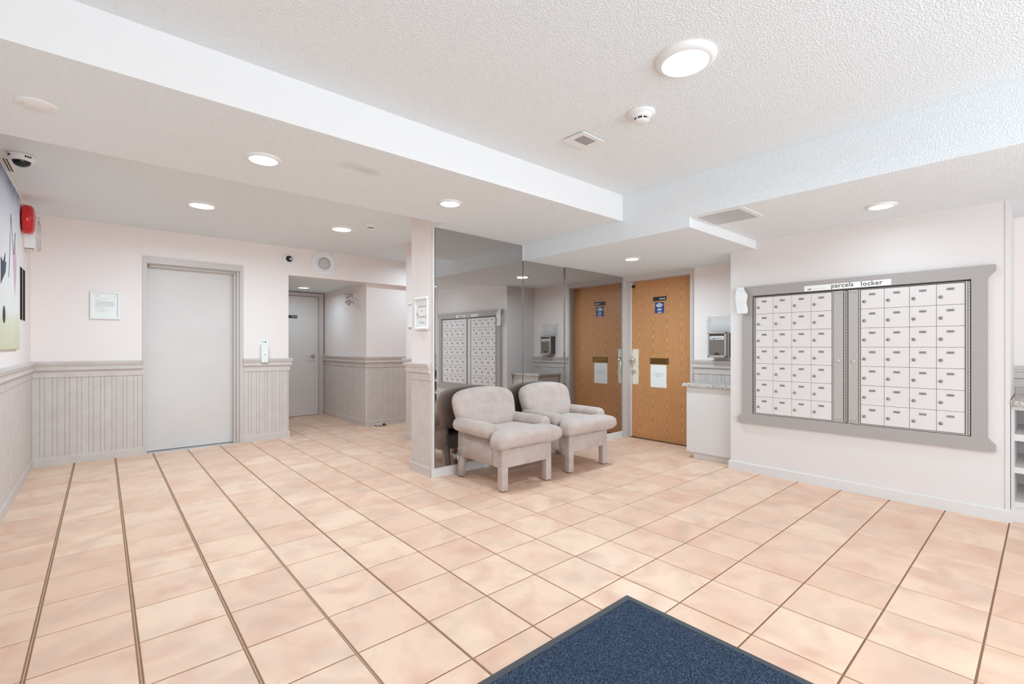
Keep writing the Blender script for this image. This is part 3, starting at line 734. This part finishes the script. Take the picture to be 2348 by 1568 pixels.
for j in range(NY + 1):
    for i in range(NX + 1):
        e = min(i, j, NX - i, NY - j); jit = (random.random() - .5) * .004 if e == 0 else 0
        vs.append((MX0 + bw_ + (MX1 - MX0 - 2 * bw_) * i / NX + jit, MY0 + bw_ + (MY1 - MY0 - 2 * bw_) * j / NY + jit, .006 if e == 0 else .0095 + random.random() * .0035))
for j in range(NY):
    for i in range(NX): a_ = j * (NX + 1) + i; fs.append((a_, a_ + 1, a_ + NX + 2, a_ + NX + 1))
o = MB().add(vs, fs, True).build('pile', M['carpet'], mt, recalc=False)

# ------------------------------------------------------------ ceiling lights and fittings
def downlight(x, y, z, r, label, power, drop=.012, group='round ceiling downlights'):
    t_ = thing('ceiling_light', label, 'ceiling light', (x, y, z), group)
    MB().lathe([(r * .74, .0), (r * .74, .004), (r * .76, drop * .9), (r * .8, drop), (r * .97, drop * .45), (r, 0), (r, -.001), (r * .74, -.001)], (x, y, z), '-z', 40).build('trim_ring', M['white'], t_)
    MB().lathe([(0, drop * .75), (r * .4, drop * .72), (r * .70, drop * .6), (r * .745, drop * .3)][::-1], (x, y, z), '-z', 40).build('diffuser', M['led'], t_)
    l = area('lamp_light', (x, y, z - drop - .006), (0, 0, 0), r * 1.3, power, (.66, .868, 1), shape='DISK')
    l.data.spread = PI * .95
    return t_
downlight(1.996, 1.083, ZC, .133, 'large round surface light on the main ceiling, nearest the viewer', 11, .028)
downlight(.703, 2.99, ZB, .098, 'round downlight in the beam underside left of its stained patch', 12)
downlight(1.983, 2.98, ZB, .094, 'round downlight in the beam underside nearest the mirror', 9)
downlight(.693, 5.14, ZC, .128, 'round downlight on the smooth ceiling before the elevator door', 25, .02)
downlight(2.00, 5.155, ZC, .128, 'round downlight on the smooth ceiling beside the small smoke detector', 13, .02)
downlight(4.175, 2.865, ZL, .090, 'round downlight in the low ceiling before the oak door', 20)
downlight(4.155, .775, ZM, .092, 'round downlight above the mailboxes', 2.2)
downlight(2.40, 7.77, 2.142, .108, 'round downlight in the corridor before the painted door', 5, .02)
downlight(3.75, 6.02, ZC, .128, 'round downlight over the side passage behind the column', 9, .02)

def smoke(x, y, z, r, label):
    t_ = thing('smoke_detector', label, 'smoke detector', (x, y, z))
    MB().lathe([(r, 0), (r, .006), (r * .93, .014), (r * .74, .018), (r * .72, .026), (r * .62, .034)], (x, y, z), '-z', 36).build('base', M['white'], t_)
    MB().lathe([(r * .5, .030), (r * .5, .046)], (x, y, z), '-z', 24).build('sensor_mesh', M['gap'], t_)
    k = MB().lathe([(r * .34, .046), (r * .54, .045), (r * .5, .052), (r * .3, .055), (0, .056)], (x, y, z), '-z', 32)
    for i in range(8):
        a = i * PI / 4; k.box(x + r * .52 * math.cos(a) - .003, x + r * .52 * math.cos(a) + .003, y + r * .52 * math.sin(a) - .003, y + r * .52 * math.sin(a) + .003, z - .047, z - .032)
    k.build('cap', M['white'], t_)
smoke(2.276, 1.50, ZC, .076, 'white smoke detector on the main ceiling beside the air vent')
smoke(2.175, 4.80, ZC, .062, 'small smoke detector on the smooth ceiling near the column')
# ceiling vent
v = thing('air_vent', 'small white air vent with slats on the main ceiling', 'vent', (2.293, 1.935, ZC))
vx0, vx1, vy0, vy1 = 2.193, 2.395, 1.85, 2.02
MB().box(vx0 + .03, vx1 - .03, vy0 + .03, vy1 - .03, ZC - .0045, ZC - .001).build('backing', M['gap'], v)
s = MB().box(vx0, vx1, vy0, vy0 + .03, ZC - .013, ZC - .005).box(vx0, vx1, vy1 - .05, vy1, ZC - .013, ZC - .005).box(vx0, vx0 + .038, vy0 + .0302, vy1 - .0502, ZC - .013, ZC - .005).box(vx1 - .038, vx1, vy0 + .0302, vy1 - .0502, ZC - .013, ZC - .005)
s.build('frame', M['white'], v)
for i in range(8):
    x = vx0 + .046 + i * .0155
    MB().prism([(x, ZC - .0125), (x + .0065, ZC - .0125), (x + .0105, ZC - .0055), (x + .006, ZC - .0055)], 'y', vy0 + .03, vy1 - .05).build('slat', M['white'], v)
# access hatch by the mailbox ceiling
hp = thing('access_hatch', 'grey metal hatch panel in the ceiling near the mailboxes', 'hatch', (3.61, 1.62, ZM))
MB().box(3.435, 3.79, 1.425, 1.808, ZM - .006, ZM, .002).build('frame', M['white'], hp)
MB().box(3.452, 3.772, 1.46, 1.775, ZM - .009, ZM - .0055, .001).build('panel', M['hatch'], hp)
# round blank cover plate
cp = thing('cover_plate', 'round white blank cover with two screws on the beam underside', 'cover plate', (-.22, 2.985, ZB))
MB().lathe([(.073, 0), (.073, .003), (.068, .006), (0, .007)], (-.22, 2.985, ZB), '-z', 40).build('disc', M['white'], cp)
for dx in (-.048, .048): MB().lathe([(.005, 0), (.005, .003), (0, .004)], (-.22 + dx, 2.985, ZB - .006), '-z', 12).build('screw', M['chrome'], cp)
# grille in the ceiling corner by the left wall
gr = thing('corner_grille', 'white slotted grille along the top of the left wall', 'grille', (-.49, 4.9, ZC))
MB().box(XL + .002, XL + .045, 4.72, 5.08, ZC - .012, ZC, .002).build('frame', M['white'], gr)
for i in range(2): MB().box(XL + .012 + i * .015, XL + .019 + i * .015, 4.74, 5.06, ZC - .0135, ZC - .011).build('slot', M['gap'], gr)
# dome cameras
dc = thing('dome_camera', 'white dome camera with dark lens on the ceiling by the left wall', 'camera', (-.415, 4.62, ZC))
MB().lathe([(.070, 0), (.072, .012), (.070, .036), (.060, .044), (.050, .046)], (-.415, 4.62, ZC), '-z', 40).build('housing', M['white'], dc)
MB().lathe([(.048 * math.cos(a * PI / 20), .042 + .042 * math.sin(a * PI / 20)) for a in range(11)], (-.415, 4.62, ZC), '-z', 36).build('dome', M['darkglass'], dc)
k = MB()
for a in (.0, .18, .36, -1.2, -1.35): k.box(-.415 + .070 * math.cos(a - 1.2) - .004, -.415 + .070 * math.cos(a - 1.2) + .004, 4.62 + .070 * math.sin(a - 1.2) - .004, 4.62 + .070 * math.sin(a - 1.2) + .004, ZC - .03, ZC - .018)
k.build('vent_slot', M['black'], dc)
wc = thing('dome_camera', 'small white wall camera with black eye left of the round speaker', 'camera', (1.845, YE, 2.352))
MB().lathe([(.064, 0), (.064, .010), (.056, .022), (.046, .028)], (1.845, YE, 2.352), '-y', 36).build('housing', M['white'], wc)
e_ = MB().lathe([(.042 * math.cos(a * PI / 20), .024 + .038 * math.sin(a * PI / 20)) for a in range(11)], (1.853, YE, 2.352), '-y', 30).build('eye', M['black'], wc)
MB().lathe([(.016, 0), (.016, .004), (.010, .006), (0, .003)], (1.866, YE - .058, 2.348), '-y', 20).build('lens', M['steel'], e_)
sp = thing('wall_speaker', 'large round white speaker above the corridor opening', 'speaker', (2.316, YE, 2.348))
MB().lathe([(.170, 0), (.170, .004), (.160, .009), (.094, .012), (.092, .009)], (2.316, YE, 2.348), '-y', 48).build('bezel', M['white'], sp)
m = M['grille'] = mat('perforated_grille', (.5, .5, .5), .5); t = NT(m)
vv = t.n('TexVoronoi', i_Vector=t.pos(), i_Scale=260.0).outputs['Distance']; t.color(t.ramp(vv, [(.25, (.25, .25, .25)), (.45, (.62, .62, .62))]))
MB().lathe([(.092, .008), (.05, .012), (0, .014)], (2.316, YE, 2.348), '-y', 40).build('grille', M['grille'], sp)
for a in (.8, 2.4, 3.95, 5.5): MB().lathe([(.0045, 0), (.0045, .002), (0, .003)], (2.316 + .145 * math.cos(a), YE - .009, 2.348 + .145 * math.sin(a)), '-y', 8).build('screw', M['steel'], sp)
# elevator call station
cs = thing('call_station', 'narrow white elevator call plate on the wall right of the elevator', 'call button', (1.554, YE - .046, 1.12))
bd = MB().box(1.516, 1.593, YE - .062, YE - .0465, .995, 1.222, .004).box(1.52, 1.589, YE - .046, YE, 1.05, 1.222).build('plate', M['white'], cs)
MB().lathe([(.014, 0), (.014, .004), (.011, .006), (0, .0062)], (1.554, YE - .062, 1.100), '-y', 24).build('button', M['white'], cs)
MB().lathe([(.004, 0), (.004, .001), (0, .001)], (1.554, YE - .0682, 1.100), '-y', 12).build('button_mark', M['gap'], cs)
for z in (1.17, 1.015): MB().lathe([(.004, 0), (.003, .002), (0, .002)], (1.554, YE - .062, z), '-y', 10).build('screw', M['steel'], cs)
ws = thing('pictogram_sign', 'tiny white pictogram card above the elevator call plate', 'sign', (1.556, YE, 1.25))
MB().box(1.518, 1.594, YE - .003, YE, 1.226, 1.285).build('card', M['paper'], ws)
MB().prism([(1.532, 1.244), (1.545, 1.252), (1.556, 1.244), (1.548, 1.257), (1.540, 1.272), (1.534, 1.27), (1.541, 1.258)], 'y', YE - .0038, YE - .003).prism([(1.566, 1.243), (1.578, 1.243), (1.583, 1.256), (1.574, 1.262), (1.576, 1.272), (1.568, 1.272), (1.566, 1.258)], 'y', YE - .0038, YE - .003).build('pictogram', M['ink'], ws)

# framed notices
def frame_y(x0, x1, z0, z1, y, wd, name, label, lines):
    f = thing(name, label, 'picture frame', ((x0 + x1) / 2, y, z0))
    s = MB()
    for a, b, c_, d in ((x0, x1, z1 - wd, z1), (x0, x1, z0, z0 + wd)): s.box(a, b, y - .022, y, c_, d, .005)
    for a, b in ((x0, x0 + wd), (x1 - wd, x1)): s.box(a, b, y - .021, y - .001, z0 + wd - .005, z1 - wd + .005, .005)
    s.build('frame', M['white'], f)
    MB().box(x0 + wd - .003, x1 - wd + .003, y - .008, y - .002, z0 + wd - .003, z1 - wd + .003).build('sheet', M['paper'], f)
    k = MB()
    for (zr, a, b) in lines:
        W = x1 - x0 - 2 * wd; H_ = z1 - z0 - 2 * wd; zz_ = z1 - wd - zr * H_
        k.box(x0 + wd + a * W, x0 + wd + b * W, y - .0088, y - .008, zz_ - .0012, zz_ + .0012)
    k.build('print', M['pale_ink'], f); return f
L_ = [(.09, .1, .3), (.14, .1, .22), (.23, .4, .58), (.28, .1, .32)] + [(.35 + i * .035, .1, .88 - .03 * (i % 2)) for i in range(6)] + [(.56, .1, .34), (.62, .1, .55), (.68, .1, .44), (.73, .32, .68), (.76, .1, .42), (.10, .83, .9), (.13, .83, .9)]
frame_y(-.098, .146, 1.487, 1.782, YE, .022, 'framed_notice', 'white framed letter on the wall left of the elevator door', L_)
def frame_x(x, y0, y1, z0, z1, wd, label, words):
    f = thing('framed_notice', label, 'picture frame', (x, (y0 + y1) / 2, z0)); s = MB()
    for a, b, c_, d in ((y0, y1, z1 - wd, z1), (y0, y1, z0, z0 + wd)): s.box(x - .03, x, a, b, c_, d, .010)
    for a, b, c_, d in ((y0 + .001, y0 + wd * .6, z0 + wd - .005, z1 - wd + .005), (y1 - wd * .6, y1 - .001, z0 + wd - .005, z1 - wd + .005)): s.box(x - .022, x - .001, a, b, c_, d, .005)
    s.build('frame', M['white'], f)
    MB().box(x - .010, x - .002, y0 + .01, y1 - .01, z0 + .01, z1 - .01).build('sheet', M['paper'], f)
    for (w_, z, sz) in words:
        text(w_, sz, face_m((x - .0108, (y0 + y1) / 2, z), RX), 'lettering', M['pale_ink'], f, 0, 'CENTER', shear=.35, ext=.0002)
    return f
f = frame_x(2.27, 3.752, 3.992, 1.353, 1.662, .028, 'white framed welcome card on the column beside the mirror', [('Welcome', 1.565, .036), ('to', 1.525, .03), ('Canterbury', 1.468, .034), ('Court', 1.415, .034)])
MB().prism([(3.965, 1.50), (3.955, 1.525), (3.945, 1.515), (3.935, 1.49), (3.945, 1.478)], 'x', 2.2592, 2.26).build('flourish', M['pale_ink'], f)
frame_x(2.98, 5.16, 5.43, 1.435, 1.755, .028, 'white framed card on the farther pier behind the column', [('Welcome', 1.64, .03)])

# emergency light heads on the corridor wall
el = thing('emergency_light', 'twin-headed clear emergency light on the corridor wall', 'emergency light', (2.97, 7.12, 1.95))
MB().lathe([(.045, 0), (.045, .012), (.03, .02)], (2.97, 7.13, 1.99), '-x', 20).lathe([(.045, 0), (.045, .012), (.03, .02)], (2.97, 7.10, 1.88), '-x', 20).build('plate', M['white'], el)
MB().tube([(2.955, 7.13, 1.99), (2.90, 7.16, 2.0)], .012).tube([(2.955, 7.10, 1.88), (2.89, 7.13, 1.90)], .012).build('arm', M['alu'], el)
for (a, b_) in (((2.90, 7.16, 2.0), Vector((-.5, .25, -.25))), ((2.89, 7.13, 1.90), Vector((-.5, .3, -.6)))):
    d = b_.normalized(); q = d.to_track_quat('Z', 'Y').to_matrix().to_4x4()
    k = MB().lathe([(0, -.02), (.02, -.02), (.03, .0), (.047, .055), (.047, .062), (.041, .06), (.0, .05)], (0, 0, 0), 'z', 24)
    k.v = [Vector(a) + (q @ v_) for v_ in k.v]; k.build('lamp_head', M['alu'], el)
# small bait box on the floor
bt = thing('bait_box', 'small grey box with black base on the floor against the far wall', 'box', (3.17, 6.63, 0))
MB().box(3.09, 3.255, 6.60, 6.684, 0, .008).build('base', M['black'], bt)
MB().prism([(3.095, .008), (3.25, .008), (3.25, .03), (3.235, .042), (3.11, .042), (3.095, .03)], 'y', 6.605, 6.68).build('cover', M['trim'], bt)
MB().box(3.185, 3.225, 6.602, 6.606, .012, .036).build('tape_mark', M['black'], bt)

# ------------------------------------------------------------ things on the left wall
ar = thing('canvas_painting', 'large pale floral canvas painting on the left wall', 'painting', (XL, 4.9, 1.175))
AY0, AY1 = 3.95, 5.56
MB().box(XL + .0005, XL + .020, AY0, AY1, 1.175, 2.43, .004).build('canvas', M['art'], ar)
xa = XL + .0202
MB().prism([(5.16, 1.90), (5.22, 2.02), (5.30, 2.0), (5.36, 1.86), (5.33, 1.72), (5.26, 1.6), (5.22, 1.72)], 'x', xa, xa + .001).build('petal', M['art_pink'], ar)
MB().lathe([(.06, 0), (.06, .001), (0, .001)], (xa, 4.74, 1.42), 'x', 24).build('dark_spot', M['art_navy'], ar)
MB().prism([(4.60, 1.62), (4.80, 1.72), (4.84, 1.80), (4.78, 1.78), (4.80, 1.86), (4.70, 1.78), (4.60, 1.80)], 'x', xa, xa + .001).build('leaf', M['art_navy'], ar)
MB().tube([(xa, 4.95, 1.7), (xa, 5.02, 2.0), (xa, 5.05, 2.18), (xa, 5.12, 2.02), (xa, 5.18, 1.9)], .003, 5).tube([(xa, 5.2, 1.9), (xa, 5.28, 2.08)], .004, 5).build('stem', M['art_line'], ar)
fb = thing('fire_bell', 'red round fire alarm bell high on the left wall', 'alarm bell', (XL, 5.93, 2.31))
MB().lathe([(.05, 0), (.05, .02), (.0, .02)], (XL, 5.88, 2.31), 'x', 24).build('mount', M['red'], fb)
MB().lathe([(.122, .012), (.126, .016), (.126, .046), (.122, .064), (.110, .076), (.085, .083), (.05, .087), (.0, .088)], (XL, 5.88, 2.31), 'x', 44).build('gong', M['red'], fb)
MB().lathe([(.014, .086), (.014, .092), (0, .094)], (XL, 5.88, 2.31), 'x', 16).build('bolt', M['steel'], fb)
wbx = thing('wall_sounder', 'white box sounder with vent holes below the red fire bell', 'sounder', (XL, 6.2, 2.09))
MB().box(XL, XL + .072, 6.02, 6.22, 2.085, 2.33, .006).build('case', M['white'], wbx)
k = MB()
for i in range(5):
    for j in range(3): k.box(XL + .010 + i * .011, XL + .016 + i * .011, 6.035 + j * .02, 6.045 + j * .02, 2.0835, 2.0855)
k.build('vent_hole', M['gap'], wbx)
MB().tube([(XL + .09, 6.06, 2.10), (XL + .09, 6.06, 2.33), (XL + .09, 6.2, 2.40), (XL, 6.2, 2.42)], .003, 6).tube([(XL + .09, 6.26, 2.10), (XL + .09, 6.26, 2.33), (XL + .08, 6.3, 2.38)], .003, 6).tube([(XL + .09, 6.06, 2.10), (XL + .09, 6.26, 2.10), (XL, 6.26, 2.10)], .003, 6).build('wire_guard', M['steel'], wbx)
dp = thing('directory_panel', 'narrow white wall panel with two dark vertical bars on the left wall', 'panel', (XL, 5.93, 1.43))
MB().box(XL, XL + .004, 5.74, 6.09, 1.425, 1.885, .001).build('board', M['white'], dp)
for y0 in (5.75, 5.94): MB().box(XL + .004, XL + .006, y0, y0 + .14, 1.43, 1.88).build('dark_bar', M['matt_black'], dp)
